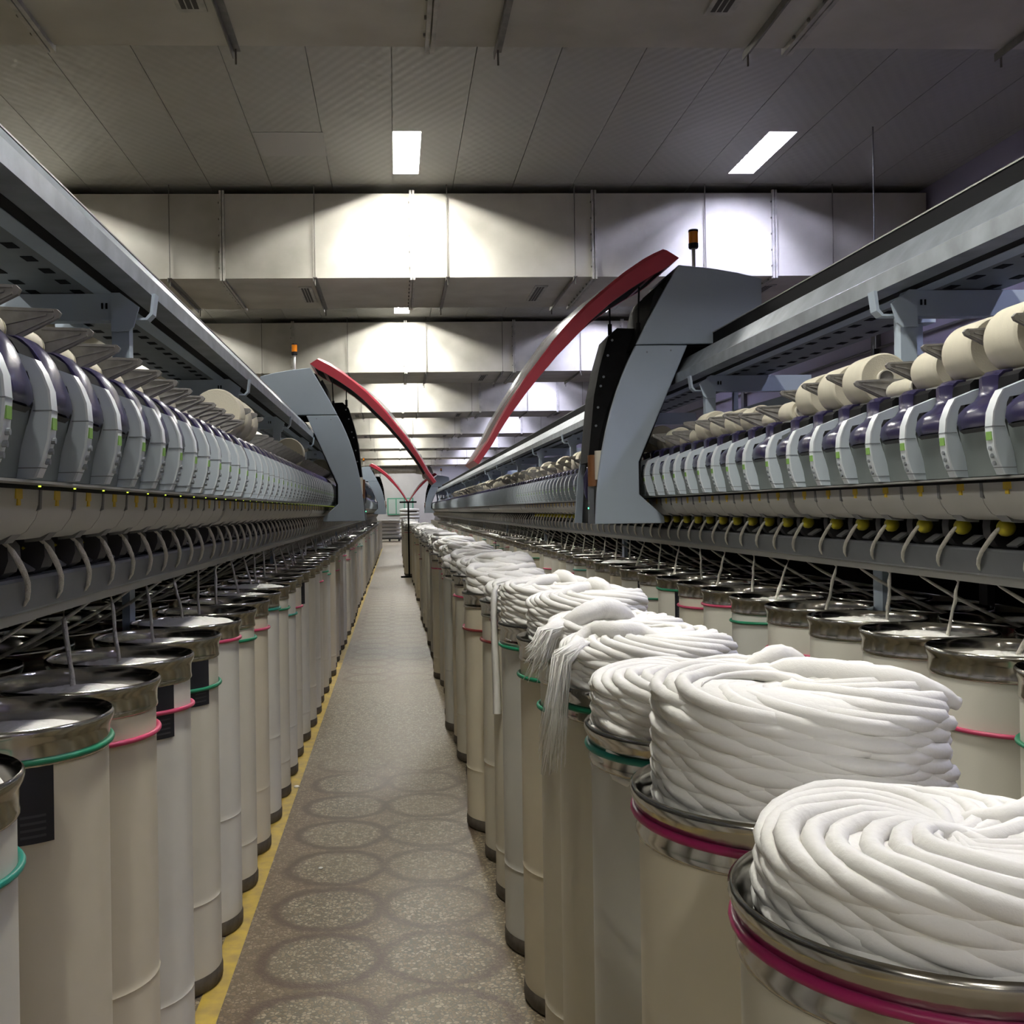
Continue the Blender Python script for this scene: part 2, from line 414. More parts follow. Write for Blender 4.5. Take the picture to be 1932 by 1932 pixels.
vb.box(-VW, VW, V0, V1, DUCT_Z0 - .012, DUCT_Z0 - .0005)
vent_me = mesh('vent', vb, 'flange')
vs_ = MB()
for q in (-.05, -.018, .014): vs_.box(q, q + .024, V0 + .04, V1 - .04, DUCT_Z0 - .014, DUCT_Z0 - .0115)
vslot_me = mesh('vent_slot', vs_, 'slot')
DY = [4.02] + [11.35 + BAY * k for k in range(0, 7)]
DN = ['duct right overhead, only its underside showing', 'nearest air duct whose whole front shows', 'second air duct crossing the hall behind the lit one', 'third air duct crossing the hall', 'fourth air duct crossing the hall', 'fifth air duct crossing the hall', 'sixth air duct crossing the hall', 'last and smallest looking air duct by the end wall']
for k, y in enumerate(DY):
    if y + DUCT_W > Y_END - .5: break
    d = thing('air_duct', 'big rectangular cream ' + DN[k], 'duct', (0, y, 0), group='rectangular ducts across the hall')
    inst('duct_body', body_me, d)
    for x in FL_X:
        f_ = inst('duct_flange', flange_me, d, (x, 0, 0))
        if k < 3: inst('flange_bolts', bolt_me, f_, kind='stuff')
    for x in ROD_X: inst('angle_iron', ang_me, d, (x, 0, 0)); inst('hanger_rod', rod_me, d, (x, -.03, 0)); inst('hanger_rod', rod_me, d, (x, DUCT_W + .03, 0))
    for x in VENT_X:
        v = inst('vent', vent_me, d, (x, 0, 0)); inst('vent_slot', vslot_me, v)

# ------------------------------------------------------------------ spinning machines
A_L, A_R, PITCH = .643, 1.554, .23
SECTION = 4.657
Y_M0, Y_M1 = -.4, 48.0
NEAR_END = 13.2
def unit_positions(first):
    out = []
    j = -1
    while True:
        for i in range(20):
            y = first + j * SECTION + i * PITCH
            if y > 47.6: return out
            if y > .35: out.append((y, i == 0))
        j += 1
FIN = [(.102,1.923),(.030,1.895),(.016,1.871),(.003,1.836),(0,1.798),(.005,1.744),(.016,1.705),(.030,1.673),(.075,1.671),(.064,1.73),(.044,1.775),(.034,1.81),(.040,1.86),(.047,1.875),(.10,1.884)]
REC = [(.066,1.672),(.057,1.73),(.046,1.77),(.040,1.80),(.044,1.83),(.062,1.852),(.12,1.865),(.12,1.672)]
HOODP_L = [(.20,1.962),(.14,1.968),(.104,1.963),(.088,1.955),(.072,1.938),(.056,1.915),(.045,1.892),(.035,1.868),(.027,1.845),(.024,1.822),(.033,1.807),(.055,1.800)]
FIN_L = [(.064,1.908)] + FIN[1:-2] + [(.044,1.873),(.062,1.878)]
HOODP = [(.20,1.962),(.14,1.968),(.098,1.963),(.085,1.950),(.087,1.930),(.087,1.908),(.074,1.888),(.046,1.870),(.030,1.852),(.025,1.826),(.033,1.807),(.055,1.800)]
def hood_mb(sg):
    mb = MB(); rows = []; HP = HOODP if sg > 0 else HOODP_L
    # near edge swings from a narrow strap to a wide lower block
    near = [-.112,-.112,-.112,-.110,-.104,-.106,-.122,-.145,-.158,-.163,-.158,-.150]
    far = [-.020,-.018,-.018,-.016,-.012,-.010,-.008,-.006,-.006,-.006,-.008,-.010]
    top = []; bot = []
    for i, (s, z) in enumerate(HP):
        row = []; rb = []
        for q in range(6):
            t = q / 5; yv = far[i] + (near[i] - far[i]) * t
            e = (2 * t - 1) ** 4 * .006
            row.append((sg * (s + e), yv, z - e * .6)); rb.append((sg * (s + .02), yv, z - .014))
        top.append(row); bot.append(rb)
    mb.loft(top); mb.loft(bot)
    for side in (0, 5): mb.loft([[r[side] for r in top], [r[side] for r in bot]])
    mb.loft([top[0], bot[0]]); mb.loft([top[-1], bot[-1]])
    return mb
PANEL = [(.10,1.655),(.102,1.625),(.112,1.595),(.132,1.568),(.165,1.552),(.20,1.548),(.20,1.57),(.16,1.60),(.15,1.655)]
def unit_meshes(sg, tagn):
    P = lambda prof: [(sg * s, z) for s, z in prof]
    d = {}
    d['spinning_box'] = mesh('spinning_box', MB().prism_y(P(REC), -PITCH + .003, -.001), 'recess', True, .5)
    fin = MB().prism_y(P(FIN if sg > 0 else FIN_L), 0, .032)
    d['side_cover'] = mesh('side_cover', fin, 'cover', True, .6)
    fr = FIN[1:8]
    ed = MB().prism_y(P([(q - .0008, z) for q, z in fr] + [(q + .004, z) for q, z in reversed(fr)]), -.0008, .0328)  # whiter strip paints in the light that the front edge catches
    d['cover_edge_highlight'] = mesh('cover_edge_highlight', ed, 'edge', True, .6)
    # horizontal joint line and foot line on the cover
    jl = MB().prism_y(P([(-.0016,1.797),(-.0016,1.7995),(.034,1.7995),(.034,1.797)]), -.0012, .033)
    d['joint_line'] = mesh('joint_line', jl, 'button')
    jl = MB().prism_y(P([(.0205,1.690),(.0200,1.692),(.068,1.692),(.068,1.690)]), -.0012, .033)
    d['foot_line'] = mesh('foot_line', jl, 'button')
    d['hood'] = mesh('hood', hood_mb(sg), 'hood', True, .7)
    op = MB().prism_y(P([(.19,1.957),(.105,1.953),(.085,1.937),(.068,1.908),(.058,1.882),(.062,1.850),(.19,1.850)] if sg < 0 else [(.19,1.957),(.108,1.953),(.094,1.94),(.092,1.90),(.078,1.878),(.075,1.845),(.19,1.845)]), -PITCH + .034, -.09)
    d['yarn_opening'] = mesh('yarn_opening', op, 'black')
    ud = MB().prism_y(P([(.03,1.801),(.075,1.812),(.075,1.785),(.045,1.79)]), -.15, -.02)  # dark piece stands in for the shade below the hood block
    d['hood_shadow_slot'] = mesh('under_lip_shade', ud, 'darkgrey')
    gl = MB().prism_y(P([(-.0008,1.763),(-.0014,1.785),(.004,1.785),(.004,1.763)]), .004, .028)
    d['green_label'] = mesh('green_label', gl, 'green_label')
    bt = MB()
    for s, z in ((.0035,1.742),(.0085,1.722),(.0145,1.703)):
        bt.lathe([(.0005,-.003),(.006,-.003),(.006,.006),(.0005,.006)], 8, 'x', sg * s, .016, z)
    d['buttons'] = mesh('button_column', bt, 'button')
    lp = MB().prism_y(P(PANEL), -PITCH + .002, -.002)
    d['lower_panel'] = mesh('lower_panel', lp, 'beige', True, .6)
    ym = MB().prism_y(P([(.0985,1.655),(.0985,1.622),(.103,1.622),(.103,1.655)]), -.135, -.12)
    ym.prism_y(P([(.0983,1.655),(.0983,1.635),(.103,1.635),(.103,1.655)]), -.145, -.11)
    d['yellow_mark'] = mesh('yellow_mark', ym, 'yellow')
    sl = MB().prism_y(P([(.097,1.655),(.099,1.615),(.108,1.61),(.108,1.655)]), -.012, 0)
    sl.prism_y(P([(.116,1.59),(.16,1.545),(.2,1.541),(.2,1.56)]), -.05, 0)
    d['panel_clip'] = mesh('panel_clip', sl, 'midgrey')
    le = MB().prism_y(P([(.085,1.660),(.085,1.668),(.095,1.668),(.095,1.660)]), -.05, -.042)
    d['indicator_led'] = mesh('indicator_led', le, 'led')
    if sg > 0: br = MB().prism_y(P([(.215,1.552),(.212,1.53),(.215,1.50),(.235,1.47),(.26,1.455),(.31,1.455),(.31,1.552)]), -.085, -.045)
    else: br = MB().prism_y(P([(.205,1.552),(.192,1.535),(.190,1.505),(.200,1.478),(.225,1.462),(.31,1.455),(.31,1.552)]), -.175, -.10)
    d['draft_bracket'] = mesh('draft_bracket', br, 'darkgrey', True, .6)
    gp = MB().prism_y(P([(.215,1.47),(.212,1.475),(.25,1.50),(.255,1.492)]), -.215, -.165)
    d['small_plate'] = mesh('small_plate', gp, 'midgrey')
    fu = MB()
    pr = [(.001,-.004),(.016,-.004),(.024,.004),(.026,.016),(.022,.030),(.012,.040),(.001,.042)]
    fu.lathe([(r, (h if sg > 0 else -h)) for r, h in pr], 14, 'x', sg * (.205 if sg > 0 else .225), -.150, 1.525)
    d['feed_funnel'] = mesh('feed_funnel', fu, 'funnel', True, .9)
    return d
def arm_mb(sg, R):
    dz = max(0, R - .04); mb = MB()
    f = lambda s, z: (sg * s, z + dz * (1 - max(0, s - .17) / .16 if s > .17 else 1.0))
    prof = [(.052,2.012),(.047,2.022),(.055,2.030),(.17,2.036),(.32,2.03),(.33,1.96),(.22,1.945),(.16,1.958)]
    mb.prism_y([f(*q) for q in prof], 0, .012)
    for a, b in (((.06,2.026),(.17,2.030)), ((.06,2.014),(.17,1.964)), ((.075,2.018),(.165,1.998))):
        (x0, z0), (x1, z1) = f(*a), f(*b)
        mb.add([(x0,-.004,z0-.002),(x1,-.004,z1-.002),(x1,-.004,z1+.002),(x0,-.004,z0+.002),(x0,0,z0-.002),(x1,0,z1-.002),(x1,0,z1+.002),(x0,0,z0+.002)],
               [(0,1,2,3),(0,1,5,4),(1,2,6,5),(2,3,7,6),(3,0,4,7)])
    return mb
pkg_cache = {}
def package(R):
    key = round(R, 3)
    if key in pkg_cache: return pkg_cache[key]
    Ln = .158 if R > .06 else .15; h = Ln / 2
    b = MB().lathe([(.030,-h+.004),(R-.006,-h),(R-.001,-h+.006),(R,-h+.012),(R*.985,h-.012),(R*.985-.002,h-.005),(R*.98-.008,h),(.030,h-.004)], 40, 'y')
    bm_ = mesh('yarn_body', b, 'yarn', True, .6)
    t = MB().lathe([(.026,-h-.012),(.0305,-h-.012),(.0305,-h+.006)], 24, 'y').lathe([(.0305,h-.006),(.0305,h+.011),(.026,h+.011),(.026,-h-.012)], 24, 'y')
    tm_ = mesh('tube', t, 'tubew', True, .6)
    cp = MB().lathe([(.001,-h-.006),(.025,-h-.006),(.0255,-h+.01)], 20, 'y')
    cm = mesh('centring_disc', cp, 'arm', True, .5)
    bd = MB().lathe([(.0309,h-.002),(.0312,h+.001),(.0309,h+.005)], 24, 'y')
    pkg_cache[key] = (bm_, tm_, cm, mesh('tube_band', bd, 'olive', True))
    return pkg_cache[key]

def strand_path(sg, rear, dy, sag, can_s):
    up = [(.214,1.530,-.150),(.197,1.519,-.148),(.190,1.500,-.134),(.185,1.476,-.112),(.183,1.454,-.090),(.187,1.432,-.068),(.195,1.413,-.050),(.206,1.399,-.036),(.222,1.391,-.034),(.262,1.345,-.05)]
    if sg < 0: up = [(.20,1.545,-.175),(.185,1.525,-.165),(.178,1.500,-.145),(.176,1.476,-.120),(.178,1.454,-.095)] + up[5:]
    if not rear:
        e = (can_s, 1.125, -.105 + dy)
    else:
        e = (.60, 1.155, -.105 + dy)
    a = up[-1]; low = []
    for i in range(1, 8):
        t = i / 7
        low.append((a[0] + (e[0]-a[0])*t + random.uniform(-.003,.003), a[1] + (e[1]-a[1])*t - sag*math.sin(PI*t), a[2] + (e[2]-a[2])*t + random.uniform(-.003,.003)))
    pts = [(sg*s, y, z) for s, z, y in up + low]
    rad = [.0045,.006,.0075,.0075,.007,.0065,.0055,.004,.004,.004] + [.0065 + random.uniform(-.0012,.0012) for _ in low]
    return pts, rad

machines = {}
def machine(side):
    sg = 1 if side == 'R' else -1
    ax = A_R if sg > 0 else -A_L
    first = 4.503 if sg > 0 else 4.771
    T = thing('spinning_machine', ('long spinning machine with big cream packages, nearer the mauve wall' if sg > 0 else 'long rotor spinning machine with mostly empty cradles, beside the yellow floor line'), 'machine', (ax, 0, 0))
    machines[side] = T
    P = lambda prof: [(sg * s, z) for s, z in prof]
    L = Y_M1
    obj('machine_core', MB().prism_y(P([(.30,1.40),(.80,1.40),(.86,1.70),(.80,1.93),(.14,1.93),(.12,1.70),(.16,1.66),(.34,1.56)]), Y_M0, L), 'black', T)
    obj('added_dark_skirt', MB().prism_y(P([(.86,1.19),(.86,1.41),(1.0,1.41),(1.0,1.19)]), Y_M0, L), 'black', T)  # added black slab that closes and darkens the view under the machine
    obj('core_back_cover', MB().prism_y(P([(.88,1.66),(.97,1.68),(1.03,1.80),(1.0,1.90),(.88,1.93)]), Y_M0, L), 'cover', T)
    obj('box_lip', MB().prism_y(P([(.045,1.664),(.045,1.669),(.14,1.669),(.14,1.650),(.125,1.650),(.12,1.662)]), Y_M0, L), 'lip', T)
    obj('dark_strip', MB().prism_y(P([(.088,1.655),(.088,1.663),(.16,1.663),(.16,1.655)]), Y_M0, L), 'blackpaint', T)
    obj('guide_bar', MB().prism_y(P([(.197,1.462),(.192,1.455),(.212,1.385),(.218,1.379),(.232,1.379),(.232,1.386),(.21,1.458),(.24,1.462)]), Y_M0, L), 'bar', T)
    obj('bar_lip', MB().prism_y(P([(.225,1.383),(.232,1.352),(.30,1.345),(.30,1.352),(.24,1.358),(.235,1.383)]), Y_M0, L), 'lip', T)
    obj('top_rail', MB().prism_y(P([(.130,1.955),(.130,1.962),(.142,1.964),(.142,1.955)]), Y_M0, L), 'lip', T)
    obj('winding_drum_shaft', MB().lathe([(.034, Y_M0),(.034, L)], 14, 'y', sg * .20, 0, 1.918), 'darkgrey', T, smooth=True)
    # robot rail overhead
    obj('robot_rail', MB().prism_y(P([(.205,2.372),(.205,2.43),(.216,2.437),(.232,2.445),(.305,2.548),(.36,2.548),(.36,2.40),(.29,2.40),(.29,2.372)]), Y_M0, L), 'galv', T)
    obj('rail_slot', MB().prism_y(P([(.288,2.371),(.288,2.374),(.330,2.374),(.330,2.371)]), Y_M0, L), 'blackpaint', T)
    obj('inner_flange', MB().prism_y(P([(.33,2.368),(.33,2.40),(.39,2.40),(.39,2.368)]), Y_M0, L), 'frame', T)
    obj('belt_guard', MB().prism_y(P([(.437,2.41),(.437,2.682),(.45,2.682),(.45,2.41)]), Y_M0, L), 'black', T)
    obj('guard_edge', MB().prism_y(P([(.434,2.682),(.434,2.688),(.453,2.688),(.453,2.682)]), Y_M0, L), 'lip', T)
    obj('tray', MB().prism_y(P([(.39,2.372),(.39,2.41),(.655,2.41),(.655,2.372)]), Y_M0, L), 'trayg', T)
    ho = MB(); y = .3
    while y < 20:
        for s in (.425, .575): ho.prism_y(P([(s,2.3705),(s,2.373),(s+.035,2.373),(s+.035,2.3705)]), y, y + .06)
        y += .155
    obj('tray_slots', ho, 'black', T, kind='stuff')
    # package conveyor behind the packages
    obj('conveyor', MB().prism_y(P([(.43,2.10),(.43,2.16),(.445,2.16),(.455,2.115),(.585,2.115),(.595,2.16),(.61,2.16),(.61,2.10)]), Y_M0, L), 'darkpipe', T)
    # cross frames
    yb = 3.6 if sg < 0 else 3.62
    ys = [yb - 2.3285] + [yb + 2.3285 * k for k in range(0, 19)]
    cb = MB()
    cb.prism_y(P([(.30,2.368),(.905,2.368),(.905,2.275),(.285,2.275),(.285,2.34)]), 0, .055)
    cbm = mesh('crossbeam', cb, 'frame')
    po = MB().prism_y(P([(.272,2.275),(.332,2.275),(.332,1.90),(.272,1.90)]), .0, .05)
    pom = mesh('post', po, 'frame')
    bk = MB().prism_y(P([(.30,2.369),(.235,2.32),(.255,2.25),(.275,2.235),(.33,2.235),(.33,2.369)]), -.012, .0)
    bk.prism_y(P([(.185,2.372),(.195,2.30),(.215,2.28),(.30,2.28),(.30,2.286),(.22,2.288),(.205,2.305),(.197,2.372)]), .02, .07)
    bkm = mesh('rail_bracket', bk, 'frame')
    cp_ = MB().prism_y(P([(.60,2.26),(.60,2.12),(.615,2.12),(.615,2.26)]), .01, .04)
    bolt = MB().prism_y(P([(.345,2.315),(.345,2.335),(.352,2.335),(.352,2.315)]), -.003, 0).prism_y(P([(.36,2.315),(.36,2.335),(.366,2.335),(.366,2.315)]), -.003, 0)
    bom = mesh('bolt_slot', bolt, 'black')
    tp = MB().prism_y(P([(.64,2.37),(.64,2.0),(.67,2.0),(.67,2.37)]), .6, .63).prism_y(P([(.60,2.372),(.60,2.355),(.71,2.355),(.71,2.372)]), .57, .66)
    tpm = mesh('hanger_post', tp, 'frame')
    for y in ys:
        if y > L - .3: break
        c = inst('crossbeam', cbm, T, (0, y, 0))
        inst('post', pom, c); inst('rail_bracket', bkm, c); inst('bolt_slot', bom, c)
        inst('hanger_post', tpm, c)
    # legs under the guide bar
    lm_ = mesh('leg', MB().box(-.015, .015, -.04, .04, 0, 1.42), 'frame')
    for y in [yb + .45 + SECTION * k for k in range(-1, 9)]:
        if y > .5: inst('leg', lm_, T, (sg * .404, y, 0))
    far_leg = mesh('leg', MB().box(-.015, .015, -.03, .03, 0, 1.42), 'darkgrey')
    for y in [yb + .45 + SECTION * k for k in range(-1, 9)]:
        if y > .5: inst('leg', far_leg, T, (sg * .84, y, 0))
    # spinning units
    D = unit_meshes(sg, side)
    pos = unit_positions(first)
    sub = [k for k in D if k != 'spinning_box']
    near = [p for p in pos if p[0] < NEAR_END]; far = [p for p in pos if p[0] >= NEAR_END]
    for y, joint in near:
        u = inst('spinning_box', D['spinning_box'], T, (0, y, 0))
        for k in sub:
            if k == 'indicator_led' and sg > 0: continue
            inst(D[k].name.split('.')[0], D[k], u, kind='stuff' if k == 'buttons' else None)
    jm = mesh('section_joint', MB().prism_y(P([(.005,1.673),(-.002,1.80),(.028,1.895),(.12,1.93),(.12,1.673)]), -.004, .0).prism_y(P(PANEL), -.03, .0), 'midgrey')
    fm_ = mesh('joint_filler', MB().prism_y(P([(.075,1.673),(.05,1.80),(.06,1.89),(.12,1.92),(.12,1.673)]), -PITCH - .057, -PITCH), 'recess')
    for y, joint in near:
        if joint: inst('joint_filler', fm_, T, (0, y, 0))
    # distant units, too small to tell apart
    for nm, key, m_ in (('far_side_covers','side_cover','cover'),('far_boxes','spinning_box','recess'),('far_hoods','hood','hood'),('far_lower_panels','lower_panel','beige'),('far_brackets','draft_bracket','darkgrey')):
        src = D[key]; mb = MB()
        vs = [v.co[:] for v in src.vertices]; fs = [tuple(p.vertices) for p in src.polygons]
        for y, j in far: mb.add([(a, b + y, c) for a, b, c in vs], fs)
        obj(nm, mb, m_, T, kind='stuff')
    return T, near, far, sg, ax
MR = machine('R'); ML = machine('L')

# ------------------------------------------------------------------ yarn packages and their cradle arms
def radii_right(y):
    tab = [(1.0,.09),(2.2,.085),(2.74,.098),(2.97,.092),(3.17,.07),(3.38,.036),(3.6,.092),(3.84,.088),(4.08,.086),(4.4,.05),(4.63,.04),(4.86,.062),(5.09,.066),(5.32,.07),(5.55,.082),(5.78,.048),(6.0,.04),(6.23,.066),(6.46,.06)]
    return min(tab, key=lambda t: abs(t[0] - y))[1]
arm_cache = {}
for (T, near, far, sg, ax) in (MR, ML):
    cnt = 0
    allu = near + [p for p in far if p[0] < 30]
    big_l = [5.0, 5.25, 8.15, 11.4]
    for y, j in allu:
        yc = y - .115
        if sg > 0: R = radii_right(yc) if yc < 6.6 else random.choice([.04,.05,.06,.075,.085,.09,.09,.095])
        else: R = .115 if any(abs(yc - b) < .12 for b in big_l) else random.choice([.034, .034, .036, .04])
        key = (sg, round(R, 3))
        if key not in arm_cache: arm_cache[key] = mesh('cradle_arm', arm_mb(sg, R), 'arm')
        inst('cradle_arm', arm_cache[key], T, (0, yc + .092, 0))
        cnt += 1
        size = 'full fat' if R > .08 else 'half-wound' if R > .055 else 'thin, barely wound'
        where = 'on the machine by the mauve wall' if sg > 0 else 'on the machine beside the yellow line'
        if yc < 9.5:
            lab = '%s cream yarn package, %s along %s' % (size, ORD[cnt - 1], where)
        else:
            lab = '%s cream yarn package far %s' % (size, where)
        p = thing('yarn_package', lab, 'yarn package', (ax + sg * .185, yc, 1.952 + R), group=('%s packages %s %s' % (size, 'far along' if yc >= 9.5 else 'near', where)))
        bm_, tm_, cm, bd = package(R)
        inst('yarn_body', bm_, p)
        if yc < 14:
            inst('tube', tm_, p); inst('centring_disc', cm, p)
            if sg < 0: inst('tube_band', bd, p)

# ------------------------------------------------------------------ service robots
OUT = [(.226,3.10),(.10,2.90),(-.05,2.615),(-.17,2.34),(-.245,2.08),(-.295,1.80),(-.318,1.50)]
ARC_O = [(.134,3.209),(.075,3.183),(.013,3.150),(-.110,3.068),(-.230,2.973),(-.355,2.866),(-.473,2.748),(-.568,2.638),(-.656,2.523),(-.75,2.403),(-.840,2.275),(-.918,2.150),(-.985,2.028),(-1.073,1.905)]
ARC_I = [(.230,3.149),(.150,3.090),(.058,3.042),(-.070,2.965),(-.197,2.877),(-.320,2.772),(-.438,2.652),(-.546,2.543),(-.647,2.427),(-.747,2.307),(-.841,2.180),(-.900,2.092),(-.956,1.998),(-1.041,1.880)]
def robot(sg, ax, Y, label, detail):
    T = thing('service_robot', label, 'robot', (ax, Y, 0))
    P = lambda prof: [(sg * s, z) for s, z in prof]
    low = [(-.05,2.608),(-.095,2.52),(-.135,2.43),(-.17,2.34),(-.212,2.21),(-.245,2.08),(-.272,1.95),(-.295,1.80),(-.31,1.65),(-.318,1.50),(.117,1.50),(.115,1.54),(-.04,1.681),(-.04,1.885),(.276,2.608)]
    upp = [(.226,3.108),(.16,2.995),(.10,2.89),(.03,2.765),(-.047,2.614),(.75,2.614),(.75,3.022),(.60,3.058),(.42,3.088)]
    for nm, pr in (('lower_side_panel', low), ('upper_side_panel', upp)):
        o = obj(nm, MB().prism_y(P(pr), 0, .03), 'robot', T)
        bv = o.modifiers.new('bevel', 'BEVEL'); bv.width = .006; bv.segments = 2
    far_low = [(-.15,2.42),(-.17,2.34),(-.245,2.08),(-.295,1.80),(-.318,1.50),(.117,1.50),(-.04,1.681),(-.04,1.885),(.17,2.36)]
    obj('far_side_panel', MB().prism_y(P(far_low), .72, .75), 'robot', T)
    # dark machinery between the two side panels
    obj('carcass', MB().prism_y(P([(-.01,2.60),(-.12,2.36),(-.20,2.12),(-.25,1.84),(-.27,1.50),(.10,1.50),(-.02,1.68),(-.02,1.89),(.27,2.60)]), .03, .72), 'blackpaint', T)
    obj('front_plate', MB().prism_y(P([(.03,2.775),(-.086,2.78),(-.147,2.72),(-.206,2.52),(-.245,2.34),(-.275,2.04),(-.29,1.90),(-.10,1.90),(.0,2.4)]), .36, .66), 'blackpaint', T)
    obj('head_block', MB().prism_y(P([(.06,2.60),(-.03,2.62),(.045,2.80),(.075,2.93),(.105,2.985),(.135,2.96),(.165,3.04),(.215,3.06),(.70,2.99),(.70,2.60)]), .03, .68), 'blackpaint', T)
    obj('top_cover', MB().prism_y(P([(.226,3.105),(.42,3.086),(.60,3.056),(.75,3.02),(.75,3.0),(.23,3.07)]), .03, .74), 'robot', T)
    obj('hose', MB().tube([(sg*-.29,.30,1.86),(sg*-.31,.32,1.80),(sg*-.30,.36,1.70),(sg*-.26,.4,1.62)], .022, 8), 'hood', T, smooth=True)
    obj('brown_cylinder', MB().lathe([(.001,0),(.05,0),(.05,.20),(.001,.20)], 16, 'z', sg*-.27, .22, 1.74), 'brown', T, smooth=True, angle=.6)
    obj('cream_canister', MB().lathe([(.001,0),(.035,0),(.035,.18),(.001,.18)], 16, 'z', sg*-.265, .09, 1.78), 'tubew', T, smooth=True, angle=.6)
    obj('control_column', MB().box(*(sorted((sg*-.315, sg*-.285))), .20, .26, 1.50, 1.74), 'bar', T)
    obj('status_led', MB().lathe([(.001,0),(.005,0),(.005,.006),(.001,.008)], 8, 'x', sg*-.32, .23, 1.60), mat('green_led', (.05,.5,.2), .4, emit=(.1,1,.4), estr=2.0), T)
    sc_ = MB()
    for s, z in ((-.12,2.70),(-.15,2.60),(-.18,2.46),(-.20,2.40),(-.22,2.26),(-.235,2.14)):
        sc_.lathe([(.001,-.004),(.008,-.004),(.008,.004),(.001,.004)], 8, 'y', sg*s, .358, z)
    obj('screws', sc_, 'galv', T, kind='stuff')
    # raised red hood
    n = len(ARC_O); hb = MB(); y0, y1 = -.005, .055
    def band(mb, O, I, y0, y1, bev=0):
        rows = []
        for (a, b), (c, d) in zip(O, I):
            rows.append([(sg*a, y0 + bev, b), (sg*(a*.8+c*.2), y0, b*.8+d*.2), (sg*c, y0, d), (sg*c, y1, d), (sg*a, y1, b)])
        mb.loft(rows, True)
        mb.f.append(tuple(len(mb.v) - 5 + k for k in range(5))); mb.f.append(tuple(len(mb.v) - n*5 + k for k in range(5)))
    band(hb, ARC_O, ARC_I, y0, y1, .02)
    hood = obj('red_hood', hb, 'red', T, smooth=True, angle=.5)
    hb2 = MB(); band(hb2, ARC_O, ARC_I, .68, .74, 0)
    obj('red_far_edge', hb2, 'red', hood, smooth=True, angle=.5)
    obj('red_crossbar', MB().prism_y(P([ARC_O[0], ARC_O[2], ARC_I[2], ARC_I[0]]), .055, .68), 'red', hood)
    tp_ = MB().prism_y(P([ARC_O[-2], ARC_O[-1], ARC_I[-1], ARC_I[-2]]), .055, .68)
    obj('red_crossbar', tp_, 'red', hood)
    sh = MB(); rows = []
    for i, ((a, b), (c, d)) in enumerate(zip(ARC_O, ARC_I)):
        t = i / (n - 1); bul = .06 * math.sin(PI * min(1, max(0, (t - .25) / .75))) ** 1.2
        nx, nz = a - c, b - d; l = math.hypot(nx, nz); nx /= l; nz /= l
        row = []
        for q in range(7):
            w_ = q / 6; e = bul * (1 - (2*w_ - 1) ** 4) + .002
            row.append((sg * (a + nx*e), .03 + .67 * w_, b + nz*e))
        rows.append(row)
    sh.loft(rows)
    obj('clear_sheet', sh, 'clear', hood, smooth=True)
    un = MB(); rows = []
    for (c, d), (a, b) in zip(ARC_I, ARC_O):
        rows.append([(sg * (c*.97+a*.03), q * .68 / 3 + .03, d*.97+b*.03) for q in range(4)])
    un.loft(rows)
    obj('black_lining', un, 'black', hood, smooth=True)
    for (a, b, c, d, yy) in ((-.125,2.74,-.125,2.92,.40), (-.005,2.62,.01,3.0,.14)):
        st = obj('gas_strut', MB().tube([(sg*a, yy, b), (sg*a*.6+sg*c*.4, yy, b*.6+d*.4)], .014, 8).tube([(sg*a*.6+sg*c*.4, yy, b*.6+d*.4), (sg*c, yy, d)], .006, 8), 'blackpaint', T)
    bp_ = obj('beacon_pole', MB().tube([(sg*.42, .33, 3.05), (sg*.42, .33, 3.30)], .012, 10), 'pole', T, smooth=True)
    obj('beacon_base', MB().lathe([(.001,3.292),(.028,3.292),(.032,3.30),(.032,3.325),(.001,3.325)], 18, 'z', sg*.42, .33, 0), 'black', bp_)
    obj('beacon_lens', MB().lathe([(.001,3.325),(.030,3.325),(.030,3.40),(.001,3.40)], 18, 'z', sg*.42, .33, 0), 'amber', bp_, smooth=True, angle=.6)
    obj('beacon_cap', MB().lathe([(.001,3.40),(.032,3.40),(.031,3.413),(.001,3.416)], 18, 'z', sg*.42, .33, 0), 'black', bp_)
    if detail:
        obj('panel_screws', MB().lathe([(.001,-.002),(.006,-.002),(.006,.0),(.001,.0)], 8, 'y', sg*.02, 0, 2.565).lathe([(.001,-.002),(.006,-.002),(.006,.0),(.001,.0)], 8, 'y', sg*.17, 0, 2.575), 'button', T)
    return T
robot(1, A_R, 6.316, 'blue-grey service robot with raised red hood and amber beacon, closest to the camera', True)
robot(-1, -A_L, 10.74, 'blue-grey service robot with raised red hood on the machine beside the yellow line', True)
robot(-1, -A_L, 34.4, 'small distant service robot with red hood, behind the one beside the yellow line', False)
robot(1, A_R, 43.9, 'small distant service robot with red hood at the far end by the mauve wall', False)

